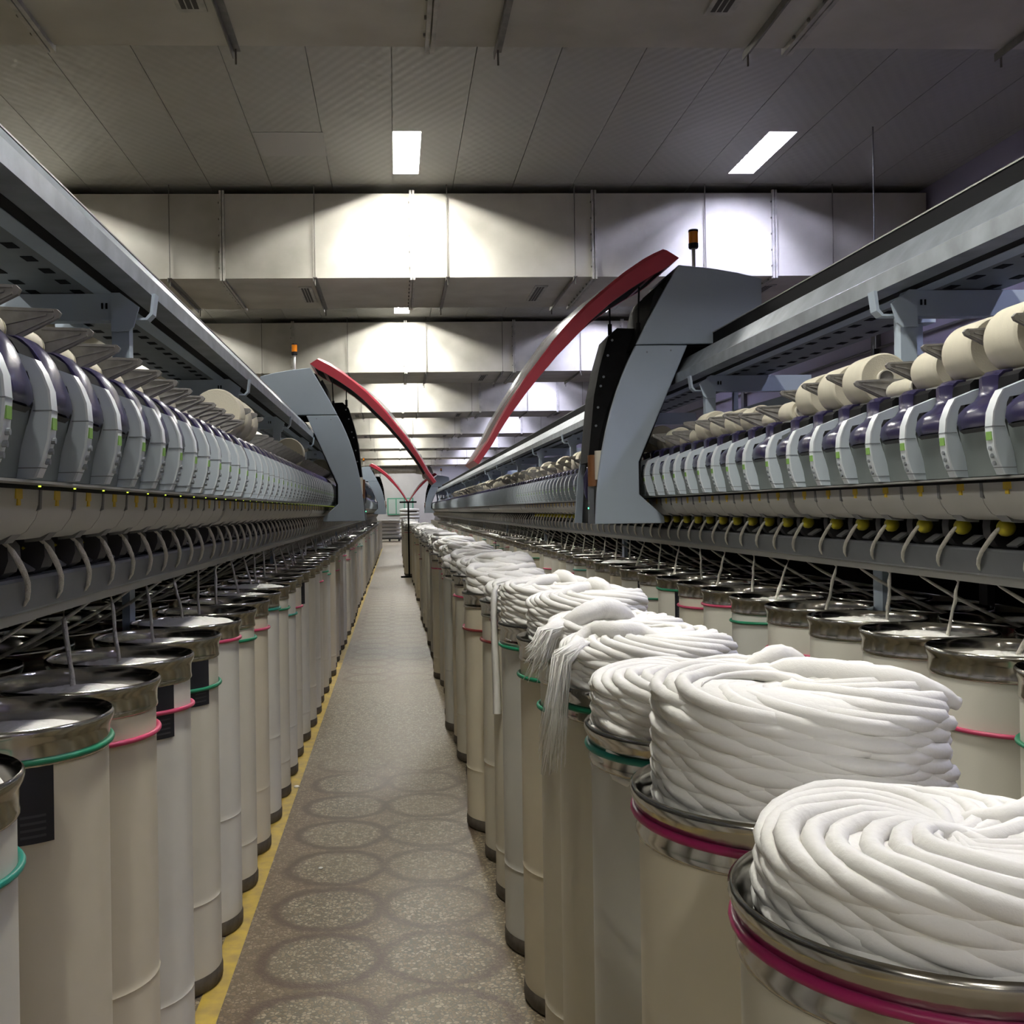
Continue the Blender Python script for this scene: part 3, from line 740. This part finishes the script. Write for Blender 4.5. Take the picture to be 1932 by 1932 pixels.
# ------------------------------------------------------------------ sliver cans
CAN_H = 1.185
def can_meshes():
    d = {}
    for vi, seam in enumerate((.30, .44, .20)):
        prof = [(.196,.05),(.1992,.054),(.1995,.06),(.1995,.075),(.1995,seam-.02),(.1995,seam-.004),(.2012,seam),(.1995,seam+.004),(.1995,seam+.02),(.2,1.08),(.2,1.12),(.1965,1.12),(.1965,.9)]
        for mk in 'abcd':
            d[('body', vi, mk)] = mesh('can_body', MB().lathe(prof, 44), 'can_' + mk, True, .8)
    d['rim'] = mesh('can_rim', MB().lathe([(.1975,1.108),(.2035,1.110),(.2055,1.115),(.2045,1.121),(.2035,1.126),(.2042,1.150),(.2065,1.158),(.2115,1.168),(.2135,1.176),(.2125,1.183),(.2085,1.186),(.2045,1.182),(.2015,1.170),(.1985,1.150),(.1975,1.108)], 52), 'steel', True, 1.2)
    d['base'] = mesh('can_base', MB().lathe([(.001,.004),(.197,.004),(.2025,.012),(.203,.045),(.2005,.058),(.196,.056)], 40), 'base_rubber', True, .6)
    for c in ('green','teal','pink','magenta','red'):
        t = MB(); rows = []
        for k in range(10):
            a = 2*PI*k/10; rows.append((.2065 + .0065*math.cos(a), .0065*math.sin(a)))
        rows.append(rows[0]); t.lathe(rows, 44)
        d['ring_' + c] = mesh('can_ring', t, 'ring_' + c, True)
    tg = MB(); rows = []
    for z in (-.15, 0):
        rows.append([((.2035) * math.sin(a), -.2035 * math.cos(a), z) for a in [(-.2 + .4*q/6) for q in range(7)]])
    tg.loft(rows); rows2 = [[(x*.985, y*.985, z) for x, y, z in r] for r in rows]; tg.loft(rows2)
    tg.loft([rows[0], rows2[0]]); tg.loft([rows[1], rows2[1]])
    tg.loft([[rows[0][0], rows2[0][0]], [rows[1][0], rows2[1][0]]]); tg.loft([[rows[0][-1], rows2[0][-1]], [rows[1][-1], rows2[1][-1]]])
    d['tag'] = mesh('can_tag', tg, 'tag', True, .5)
    tl = MB()
    for q in range(4):
        z = -.138 + q * .013; rr = .2042
        tl.loft([[(rr*math.sin(a), -rr*math.cos(a), z), (rr*math.sin(a), -rr*math.cos(a), z + .005)] for a in [(-.12 + .24*k/5) for k in range(6)]])
    d['tag_lines'] = mesh('tag_print', tl, 'tag_line')
    return d
CD = can_meshes()
def can(x, y, label, group, mk='a', vi=0, ring=None, ring_z=1.07, tilt=0, tag_a=None, tag_z=1.112):
    T = thing('sliver_can', label, 'can', (x, y, 0), group=group)
    inst('can_body', CD[('body', vi, mk)], T)
    inst('can_rim', CD['rim'], T)
    inst('can_base', CD['base'], T)
    if ring:
        o = inst('can_ring', CD['ring_' + ring], T, (0, 0, ring_z))
        if tilt: o.rotation_euler = (tilt, tilt * .6, 0)
    if tag_a is not None:
        o = inst('can_tag', CD['tag'], T, (0, 0, tag_z), rz=tag_a)
        inst('tag_print', CD['tag_lines'], o)
    return T
# flat coil lying inside a can
def coil_disc(R, seed, hi=True):
    mb = MB(); rnd = random.Random(seed); nr, nt = (14, 64) if hi else (5, 24)
    rows = []
    for i in range(nr):
        r = .012 + (R - .012) * i / (nr - 1); row = []
        for k in range(nt):
            a = 2*PI*k/nt
            z = .006 * math.sin(9*a + 22*r/R + seed) * math.sin(PI * min(1, r/R * 1.1)) + .012 * (1 - (r/R)**2) + .004*noise.noise((r*20*math.cos(a), r*20*math.sin(a), seed))
            if i == nr - 1: z -= .02
            row.append((r*math.cos(a), r*math.sin(a), z))
        rows.append(row)
    mb.loft(rows, True); mb.f.append(tuple(range(nt)))
    o = len(mb.v); mb.lathe([(R, -.02), (R*.99, -.16), (.01, -.16)], nt)
    return mb
disc_hi = [mesh('sliver_coil', coil_disc(.190, s), 'cotton', True) for s in (1, 4)]
disc_lo = mesh('sliver_coil', coil_disc(.190, 2, False), 'cotton', True)

COLS = ['pink','green','pink','green','teal','pink']
colword = {'green':'green','teal':'teal','pink':'pink','magenta':'magenta','red':'dark red', None:None}
def can_label(i, ring, row, tagged):
    s = '%s cream can of %s, ' % (ORD[i], row)
    s += ('with %s ring' % colword[ring]) if ring else 'without any ring'
    if tagged: s += ' and black tag'
    return s
n_cans = 0
def cans_row(xc, ys, presets, row, side, coil_z=1.16, coils=True):
    rnd = random.Random(int(abs(xc) * 100))
    for i, y in enumerate(ys):
        ps = presets.get(i, None)
        if ps: ring, rz_, tg_a, mk = ps
        else:
            ring = rnd.choice(['pink','green','pink','teal',None,None,None]); rz_ = rnd.choice([1.075,1.05,1.02,.98]); tg_a = (rnd.choice([.5, .9]) * (1 if side == 'L' else -1)) if rnd.random() < .12 else None; mk = rnd.choice('aabbcd')
        dx = rnd.uniform(-.015,.015) if i not in presets else 0
        if y < 20:
            lab = can_label(i, ring, row, tg_a is not None); grp = 'near cans in ' + row
        else:
            s_ = ('%s-ringed' % colword[ring]) if ring else 'plain'
            lab = 'distant %s cream sliver can in %s' % (s_ + (' tagged' if tg_a is not None else ''), row); grp = 'distant %s cans in %s' % (s_ + (' tagged' if tg_a is not None else ''), row)
        can(xc + dx, y, lab, grp, mk, i % 3, ring, rz_, rnd.uniform(-.03, .03) if ring else 0, tg_a, 1.112)
        if coils:
            if y < 6.5: lab = 'round coil of white sliver inside the %s can of %s' % (ORD[i], row); grp2 = 'coils near in ' + row
            else: lab = 'round coil of white sliver in a far can of ' + row; grp2 = 'coils far in ' + row
            c = inst('sliver_coil', disc_hi[i % 2] if y < 6 else disc_lo, None, (xc + dx, y, coil_z + rnd.uniform(-.03, .02)), rnd.uniform(0, 6))
            tag(c, lab, 'sliver', grp2)
L_CAN_X, R_CAN_X, S_CAN_X = -.822, 1.742, .565
ysL = [.72, 1.17, 1.66, 2.20, 2.64, 3.08, 3.56, 4.03, 4.47, 4.94, 5.41, 5.88]
while ysL[-1] < 37.5: ysL.append(ysL[-1] + .469)
rowL = 'the yellow line row'
cans_row(L_CAN_X, ysL, {2: ('teal', 1.03, None, 'b'), 3: ('green', 1.125, .56, 'd'), 4: ('pink', 1.055, None, 'd'), 5: ('pink', 1.03, .85, 'b'), 6: ('green', 1.02, .95, 'a'), 7: ('pink', 1.115, None, 'b'), 8: ('green', 1.06, None, 'a'), 9: ('pink', 1.05, None, 'd'), 10: ('teal', 1.10, None, 'b'), 11: ('green', 1.06, None, 'a')}, rowL, 'L')
ysR = [1.99, 2.43, 2.87, 3.30, 3.74, 4.18, 4.64, 5.08, 5.53, 5.98, 6.44]
while ysR[-1] < 37.5: ysR.append(ysR[-1] + .466)
rowR = 'the mauve wall side row'
cans_row(R_CAN_X, ysR, {0: ('pink', 1.02, None, 'b'), 1: ('green', 1.0, None, 'b'), 2: ('pink', .97, None, 'b'), 3: ('pink', .99, None, 'b'), 4: ('green', 1.01, None, 'b'), 5: ('pink', 1.0, None, 'b'), 6: ('green', 1.075, .05, 'c'), 7: ('pink', 1.11, None, 'b'), 8: ('pink', 1.06, None, 'a'), 9: ('green', 1.12, -.6, 'b'), 10: ('green', 1.03, -.1, 'b')}, rowR, 'R')
# second rows, deep under the machines
for xc, y0, nm, n in ((-A_L - .62, 1.5, 'the shaded back row by the yellow line', 20), (A_R + .62, 2.2, 'the shaded back row by the mauve wall', 28)):
    for i in range(n):
        y = y0 + .465 * i
        ring = COLS[(i * 5 + n) % 6]
        can(xc, y, 'cream can with %s ring in %s' % (colword[ring], nm), '%s ringed cans in %s' % (ring, nm), 'ab'[i % 2], i % 3, ring, 1.06)

def can_block(name, pts, label):
    mb = MB()
    for x, y in pts:
        mb.lathe([(.001,.0),(.2,.0),(.2,1.15),(.212,1.17),(.212,1.185),(.198,1.185),(.196,.5),(.001,.5)], 14, 'z', x, y, 0)
    tag(obj(name, mb, 'can_b', None, smooth=True, angle=.6, kind='stuff'), label, 'can')
can_block('distant_cans', [(L_CAN_X, ysL[-1] + .469*(i+1)) for i in range(16)] + [(-A_L-.62, 1.5+.465*(20+i)) for i in range(76)] + [(-A_L-1.06, 1.2+.465*i) for i in range(98)], 'packed pale cans in the deep shade behind the yellow line row')
can_block('distant_cans', [(R_CAN_X, ysR[-1] + .466*(i+1)) for i in range(16)] + [(A_R+.62, 2.2+.465*(28+i)) for i in range(68)] + [(A_R+1.06, .9+.465*i) for i in range(98)], 'packed pale cans in the deep shade behind the mauve wall side row')

# ------------------------------------------------------------------ sliver strands from cans up into the spinning boxes
for (T, near, far, sg, ax) in (MR, ML):
    can_ys = ysR if sg > 0 else ysL
    nmach = 'mauve wall machine' if sg > 0 else 'yellow line machine'
    k = 0; farmb = MB()
    for idx, (y, j) in enumerate(near + far):
        rear = idx % 2 == 1
        if y < NEAR_END:
            yt = min(can_ys, key=lambda c: abs(c - (y - .105)))
            dy = max(-.2, min(.2, yt - (y - .105) + random.uniform(-.08, .08))) if not rear else random.uniform(-.25, -.05)
            pts, rad = strand_path(sg, rear, dy, .02 if rear else .0, .20 + random.uniform(-.05, .05))
            o = obj('sliver_strand', MB().tube(pts, rad, 6), 'strand', None, (ax, y, 0), smooth=True)
            k += 1
            if y < 8: lab = 'cream sliver strand to a %s row can, %s along the %s' % ('back' if rear else 'front', ORD[idx], nmach); g_ = 'near strands of the ' + nmach
            else: lab = 'cream sliver strand to a %s row can farther along the %s' % ('back' if rear else 'front', nmach); g_ = '%s strands farther along the %s' % ('back' if rear else 'front', nmach)
            tag(o, lab, 'sliver', g_)
        else:
            pts, rad = strand_path(sg, rear, random.uniform(-.18, .18), 0, .2)
            farmb.tube([(a, b + y, c) for a, b, c in pts[::3]], rad[::3], 4, False)
    o = obj('distant_sliver_strands', farmb, 'strand', None, (ax, 0, 0), kind='stuff')
    tag(o, 'thin cream slivers hanging along the far half of the ' + nmach, 'sliver')

# ------------------------------------------------------------------ spare cans heaped with sliver along the aisle
def cake(R, H, seed, hi):
    # sliver laid in overlapping round loops whose centres creep round the can
    rnd = random.Random(seed); mb = MB(); n = noise.noise
    pts_n, seg, per = ((22, 7, 20) if hi == 2 else (16, 6, 11) if hi == 1 else (10, 4, 8))
    rad = .0118 if hi == 2 else .021 if hi == 1 else .026
    l = R * .48; c = R - l - rad * .8
    rise = .0225 if hi == 2 else .042 if hi == 1 else .06
    turns = (H + .06) / rise
    loops = int(turns * per); P = []; Rd = []
    ph0 = rnd.uniform(0, 6.28)
    for k in range(loops * pts_n + 1):
        t = k / pts_n; psi = 2*PI*t + ph0; phi = 2*PI*t / per + ph0
        lk = l * (1 + .05 * n((t * .9, seed, 0))); ck = c * (1 + .12 * n((t * .7, seed, 5)))
        z = -.06 + rise * t / per - ((.019 if hi == 2 else .024) + .012 * n((math.floor(t) * .77, seed, 7))) * math.sin(psi - phi + .25) + .006 * n((t * 2.3, seed, 9))
        x = ck*math.cos(phi) + lk*math.cos(psi); y = ck*math.sin(phi) + lk*math.sin(psi)
        P.append((x, y, min(z, H + .01 + .008 * n((x*12, y*12, seed))))); Rd.append(rad * (1 + .30 * n((t * 3.7, seed, 3))))
    for q in range(8): Rd[-1 - q] *= (q + .3) / 8
    mb.tube(P, Rd, seg)
    q_ = .019 if hi == 2 else .032
    mb.lathe([(.05, -.10), (R - q_ - .004, -.10), (R - q_, H - .022), (R - q_ - .010, H - .004), (R - q_ - .03, H + .006), (R * .6, H + .010), (.060, H + .004), (.040, H - .03), (.035, H - .10)], 48)
    return mb
def loose(rad, pts, seed):
    # smooth loose bundle through control points
    P = [Vector(p) for p in pts]; out = []
    for i in range(len(P) - 1):
        p0, p1, p2, p3 = P[max(0,i-1)], P[i], P[i+1], P[min(len(P)-1,i+2)]
        for q in range(6):
            t = q / 6
            out.append(.5 * ((2*p1) + (-p0+p2)*t + (2*p0-5*p1+4*p2-p3)*t*t + (-p0+3*p1-3*p2+p3)*t**3))
    out.append(P[-1]); n = len(out)
    rnd = random.Random(seed)
    return MB().tube(out, [rad * .8 * max(.12, math.sin(PI*i/(n-1))) ** .45 * rnd.uniform(.93, 1.07) for i in range(n)], 10)
def frayed(pts, w0, w1, seed, n=90):
    # tapering brush of fine fibres round a soft core
    rnd = random.Random(seed); mb = MB(); P = [Vector(p) for p in pts]; m = len(P) - 1
    mb.tube([P[0].lerp(P[0], 0)] + P[1:], [w0 * .95] + [w0 * (.95 - .5 * i / m) for i in range(1, m)] + [w0 * .12], 9)
    for k in range(n):
        a0 = rnd.uniform(0, 6.28); off0 = Vector((math.cos(a0)*w0*.9, math.sin(a0)*w0*.9, 0)); off1 = Vector((rnd.uniform(-1,1)*w1, rnd.uniform(-1,1)*w1, rnd.uniform(-.05,.05)))
        path = [P[i] + off0*(1 - i/m) + off1*(i/m) for i in range(m + 1)]
        mb.tube(path, [.0032*(1 - .8*i/m) for i in range(m + 1)], 4)
    return mb
spare = [(.567,1.068),(.557,1.50),(.572,1.96),(.585,2.44),(.605,2.90),(.60,3.335)]
y = 3.78
rs = random.Random(5)
while y < 38:
    spare.append(((.575 if y < 25.3 else .42) + rs.uniform(-.035, .035), y)); y += .462 + rs.uniform(-.012, .02)
cake_hi = {}
pres = {0: ('magenta',1.145,.062,.196,.012), 1: ('magenta',1.145,.150,.210,.03), 2: ('teal',1.143,.088,.200,0), 3: ('green',1.14,.10,.205,.01), 4: ('green',1.04,.09,.20,.02), 5: ('green',1.06,.13,.195,.02), 6: ('green',1.10,.13,.20,0), 7: ('red',1.14,.10,.20,0)}
mid = [mesh('sliver_cake', cake(.205, h, 40 + q, 1), 'cotton', True) for q, h in enumerate((.10, .13, .085, .15))]
lo = [mesh('sliver_cake', cake(.205, h, 60 + q, 0), 'cotton', True) for q, h in enumerate((.10, .13, .08))]
rowS = 'the heaped aisle row'
for i, (x, y) in enumerate(spare):
    if i in pres: ring, rz_, hh, RR, offx = pres[i]
    else: ring = rs.choice(['green','pink','red',None,None,None]); rz_ = rs.choice([1.07,1.05,1.0,.9]); hh = None; RR = .205; offx = rs.uniform(-.005,.02)
    if y < 20: lab = can_label(i, ring, rowS, False); grp = 'near cans in ' + rowS
    else:
        lab = 'distant %s cream sliver can in %s' % ((colword[ring] + '-ringed') if ring else 'plain', rowS); grp = lab.replace('can in', 'cans in')
    can(x, y, lab, grp, 'adca'[i % 4], (i * 2) % 3, ring, rz_, rs.uniform(-.03,.03) if ring else 0)
    if y < 20: lab = 'white twisted sliver heap on the %s can of %s' % (ORD[i], rowS); grp = 'near sliver heaps'
    else: lab = 'white sliver heap on a distant can of ' + rowS; grp = 'distant sliver heaps'
    S = thing('sliver_heap', lab, 'sliver', (x + offx, y, CAN_H - .02), group=grp)
    if i < 8: inst('sliver_cake', mesh('sliver_cake', cake(RR, hh + .02, 10 + i, 2), 'cotton', True), S)
    elif y < 11: inst('sliver_cake', mid[i % 4], S, rz=rs.uniform(0, 6))
    else: inst('sliver_cake', lo[i % 3], S, rz=rs.uniform(0, 6))
    H_ = (hh + .02) if hh else (.10, .13, .085, .15)[i % 4]
    if i == 0:
        obj('loose_strand', loose(.022, [(.02,.06,H_-.01),(.08,.02,H_+.01),(.14,.05,H_+.005),(.19,.02,H_),(.25,-.02,H_-.02)], 3), 'cotton', S, smooth=True)
    if i == 1:
        obj('loose_strand', loose(.030, [(-.06,.05,H_-.015),(.0,.03,H_+.012),(.08,-.03,H_+.012),(.15,-.07,H_+.002),(.205,-.08,H_-.02)], 4), 'cotton', S, smooth=True)
        obj('loose_tuft', loose(.026, [(-.05,.10,H_-.01),(-.01,.09,H_+.02),(.03,.10,H_+.022),(.06,.08,H_+.0)], 5), 'cotton', S, smooth=True)
    if i == 3:
        obj('loose_tuft', loose(.030, [(-.19,-.03,H_-.01),(-.13,.0,H_+.02),(-.08,-.05,H_+.025),(-.02,-.03,H_+.02),(.03,-.07,H_)], 6), 'cotton', S, smooth=True)
        obj('frayed_tail', frayed([(-.17,-.08,H_+.005),(-.22,-.10,H_-.03),(-.235,-.115,H_-.14),(-.25,-.13,H_-.24)], .022, .03, 3), 'cotton', S, smooth=True)
    if i == 4:
        obj('loose_tuft', loose(.040, [(-.18,-.04,H_-.02),(-.13,-.08,H_+.02),(-.06,-.06,H_+.045),(.0,-.03,H_+.03),(.05,.02,H_)], 7), 'cotton', S, smooth=True)
        obj('frayed_tail', frayed([(-.17,-.07,H_),(-.215,-.09,H_-.02),(-.235,-.10,H_-.07),(-.255,-.11,H_-.10)], .03, .03, 5), 'cotton', S, smooth=True)
    if i in (5, 6):
        obj('loose_strand', loose(.028, [(-.15,-.1,H_-.015),(-.06,-.03,H_+.018),(.02,.03,H_+.02),(.1,-.02,H_+.012),(.18,-.06,H_-.01)], 9 + i), 'cotton', S, smooth=True)
        obj('loose_tuft', loose(.03, [(-.02,.1,H_-.01),(.02,.05,H_+.03),(.05,.0,H_+.03),(.08,-.03,H_)], 19 + i), 'cotton', S, smooth=True)
    if i == 7:
        tail = MB(); rows = []
        for q in range(14):
            t = q / 13; z = H_ + .005 - .52 * max(0, t - .12) / .88 if t > .12 else H_ + .008
            wd = .012 + .006 * t; yy_ = -.085 - .015 * min(1, t * 6); xx = -.170 - .030 * min(1, t * 6) - .004 * math.sin(5 * t)
            rows.append([(xx - wd, yy_, z), (xx, yy_ - .007, z), (xx + wd, yy_, z), (xx, yy_ + .005, z)])
        tail.loft(rows, True)
        obj('hanging_ribbon', tail, 'cotton', S, smooth=True)
    if 7 < i < 26:
        a = rs.uniform(0, 6)
        obj('loose_strand', loose(.024, [(.15*math.cos(a+q*.9), .15*math.sin(a+q*1.1), H_ + (.012 if 0 < q < 4 else -.01)) for q in range(5)], i), 'cotton', S, smooth=True)

# ------------------------------------------------------------------ far end of the hall and wall fittings
wn = struct('window_1', MB().box(-.55, 1.15, Y_END - .06, Y_END, 1.35, 2.45), 'green_frame')
for k in range(3):
    obj('pane', MB().box(-.48 + k*.54, -.01 + k*.54, Y_END - .075, Y_END - .05, 1.42, 2.38), 'pane', wn)
for q, (x, y, n, tx) in enumerate(((-.35, 55.0, 5, 'lower'), (.75, 58.0, 8, 'taller'))):
    pl = thing('pallet', 'dark flat pallet under the %s stack of white sacks' % tx, 'pallet', (x, y, 0), group='pallets at the end wall')
    obj('deck', MB().box(-.6, .6, -.5, .5, .10, .14), 'pallet', pl)
    for dx in (-.5, 0, .5): obj('runner', MB().box(dx - .05, dx + .05, -.5, .5, 0, .10), 'pallet', pl)
    for k in range(n):
        b = MB(); rows = []
        for (f_, z) in ((.55,0),(.98,.03),(1.0,.1),(.98,.17),(.6,.2)):
            rows.append([((.56*f_) * math.copysign(abs(math.cos(a))**.35, math.cos(a)), .45*f_ * math.copysign(abs(math.sin(a))**.35, math.sin(a)), z) for a in [2*PI*i_/24 for i_ in range(24)]])
        b.loft(rows, True); b.f.append(tuple(range(24))); b.f.append(tuple(96 + i_ for i_ in range(24)))
        o = obj('white_sack', b, 'bag', None, (x + rs.uniform(-.03,.03), y, .14 + k * .2), smooth=True)
        tag(o, 'white sack, %s from the floor in the %s stack by the end wall' % (ORD[k], tx), 'sack', 'sacks at the end wall')
pd = thing('round_duct', 'round silver ventilation pipe below the ceiling at the end wall', 'duct', (0, 60.2, 0))
obj('pipe', MB().lathe([(.3, -3.4), (.3, 1.3)], 20, 'x', 0, 0, 4.1), 'silver', pd, smooth=True)
obj('elbow', MB().tube([(1.3,0,4.1),(1.65,-.1,4.05),(1.85,-.3,3.9),(1.9,-.5,3.6)], .34, 16), 'silver', pd, smooth=True)
for xx in (-2.0, .8): obj('pipe_hanger', MB().tube([(xx, 0, 4.35), (xx, 0, Z_C)], .012, 6), 'rod', pd)
for xx in (-2.4, -1.2, 0, 1.2): obj('pipe_collar', MB().lathe([(.3,-.03),(.32,-.03),(.32,.03),(.3,.03)], 20, 'x', xx, 0, 4.1), 'silver', pd)
tr = thing('trolley_frame', 'thin black upright trolley frame standing among the distant heaped cans', 'trolley', (.30, 24.6, 0))
obj('upright', MB().box(-.02, .02, -.02, .02, 0, 1.82), 'blackpaint', tr)
obj('top_bar', MB().box(-.21, .2, -.02, .02, 1.79, 1.83), 'blackpaint', tr)
obj('middle_bar', MB().box(0, .2, -.02, .02, 1.56, 1.59), 'blackpaint', tr)
obj('foot', MB().box(-.2, .2, -.03, .03, 0, .04), 'blackpaint', tr)
# conduits and boxes on the mauve wall
for y, z0, z1, nm in ((9.2, 2.2, 4.0, 'vertical cable duct on the mauve wall, nearer the camera'), (12.6, 2.2, 4.1, 'vertical cable duct on the mauve wall, farther along'), (17.5, 2.0, 4.1, 'slim cable duct far along the mauve wall')):
    o = obj('cable_duct', MB().box(X_R - .06, X_R, y, y + .14, z0, z1), 'cable'); tag(o, nm, 'conduit', 'conduits on the mauve wall')
for z, nm in ((2.62, 'lower thin conduit running along the mauve wall'), (3.0, 'middle thin conduit running along the mauve wall'), (3.55, 'upper thin conduit running along the mauve wall')):
    o = obj('conduit', MB().tube([(X_R - .03, 2, z), (X_R - .03, 40, z)], .018, 8), 'cable'); tag(o, nm, 'conduit', 'conduits on the mauve wall')
for x, y, z0, nm in ((4.75, 13.6, 3.4, 'hanging cord with black switch behind the closest robot'), (4.6, 9.6, 2.9, 'hanging cord with black switch over the packages')):
    hc = thing('hanging_cord', nm, 'cord', (x, y, z0), group='hanging switch cords')
    obj('cord', MB().tube([(0, 0, .18), (0, 0, Z_C - z0)], .006, 6), 'cable', hc)
    obj('switch_body', MB().box(-.025, .025, -.015, .015, 0, .18), 'blackpaint', hc)
# scraps of cotton on the floor
for x, y, r, nm in ((-.36, 4.62, .012, 'small white cotton scrap on the brown floor near the yellow line'), (-.60, 6.0, .018, 'cotton scrap at the foot of a can on the yellow line')):
    b = MB().lathe([(.001,0),(r,.001),(r*.8,r*.5),(.001,r*.6)], 9, 'z')
    tag(obj('cotton_scrap', b, 'cotton', None, (x, y, .001), smooth=True), nm, 'scrap')
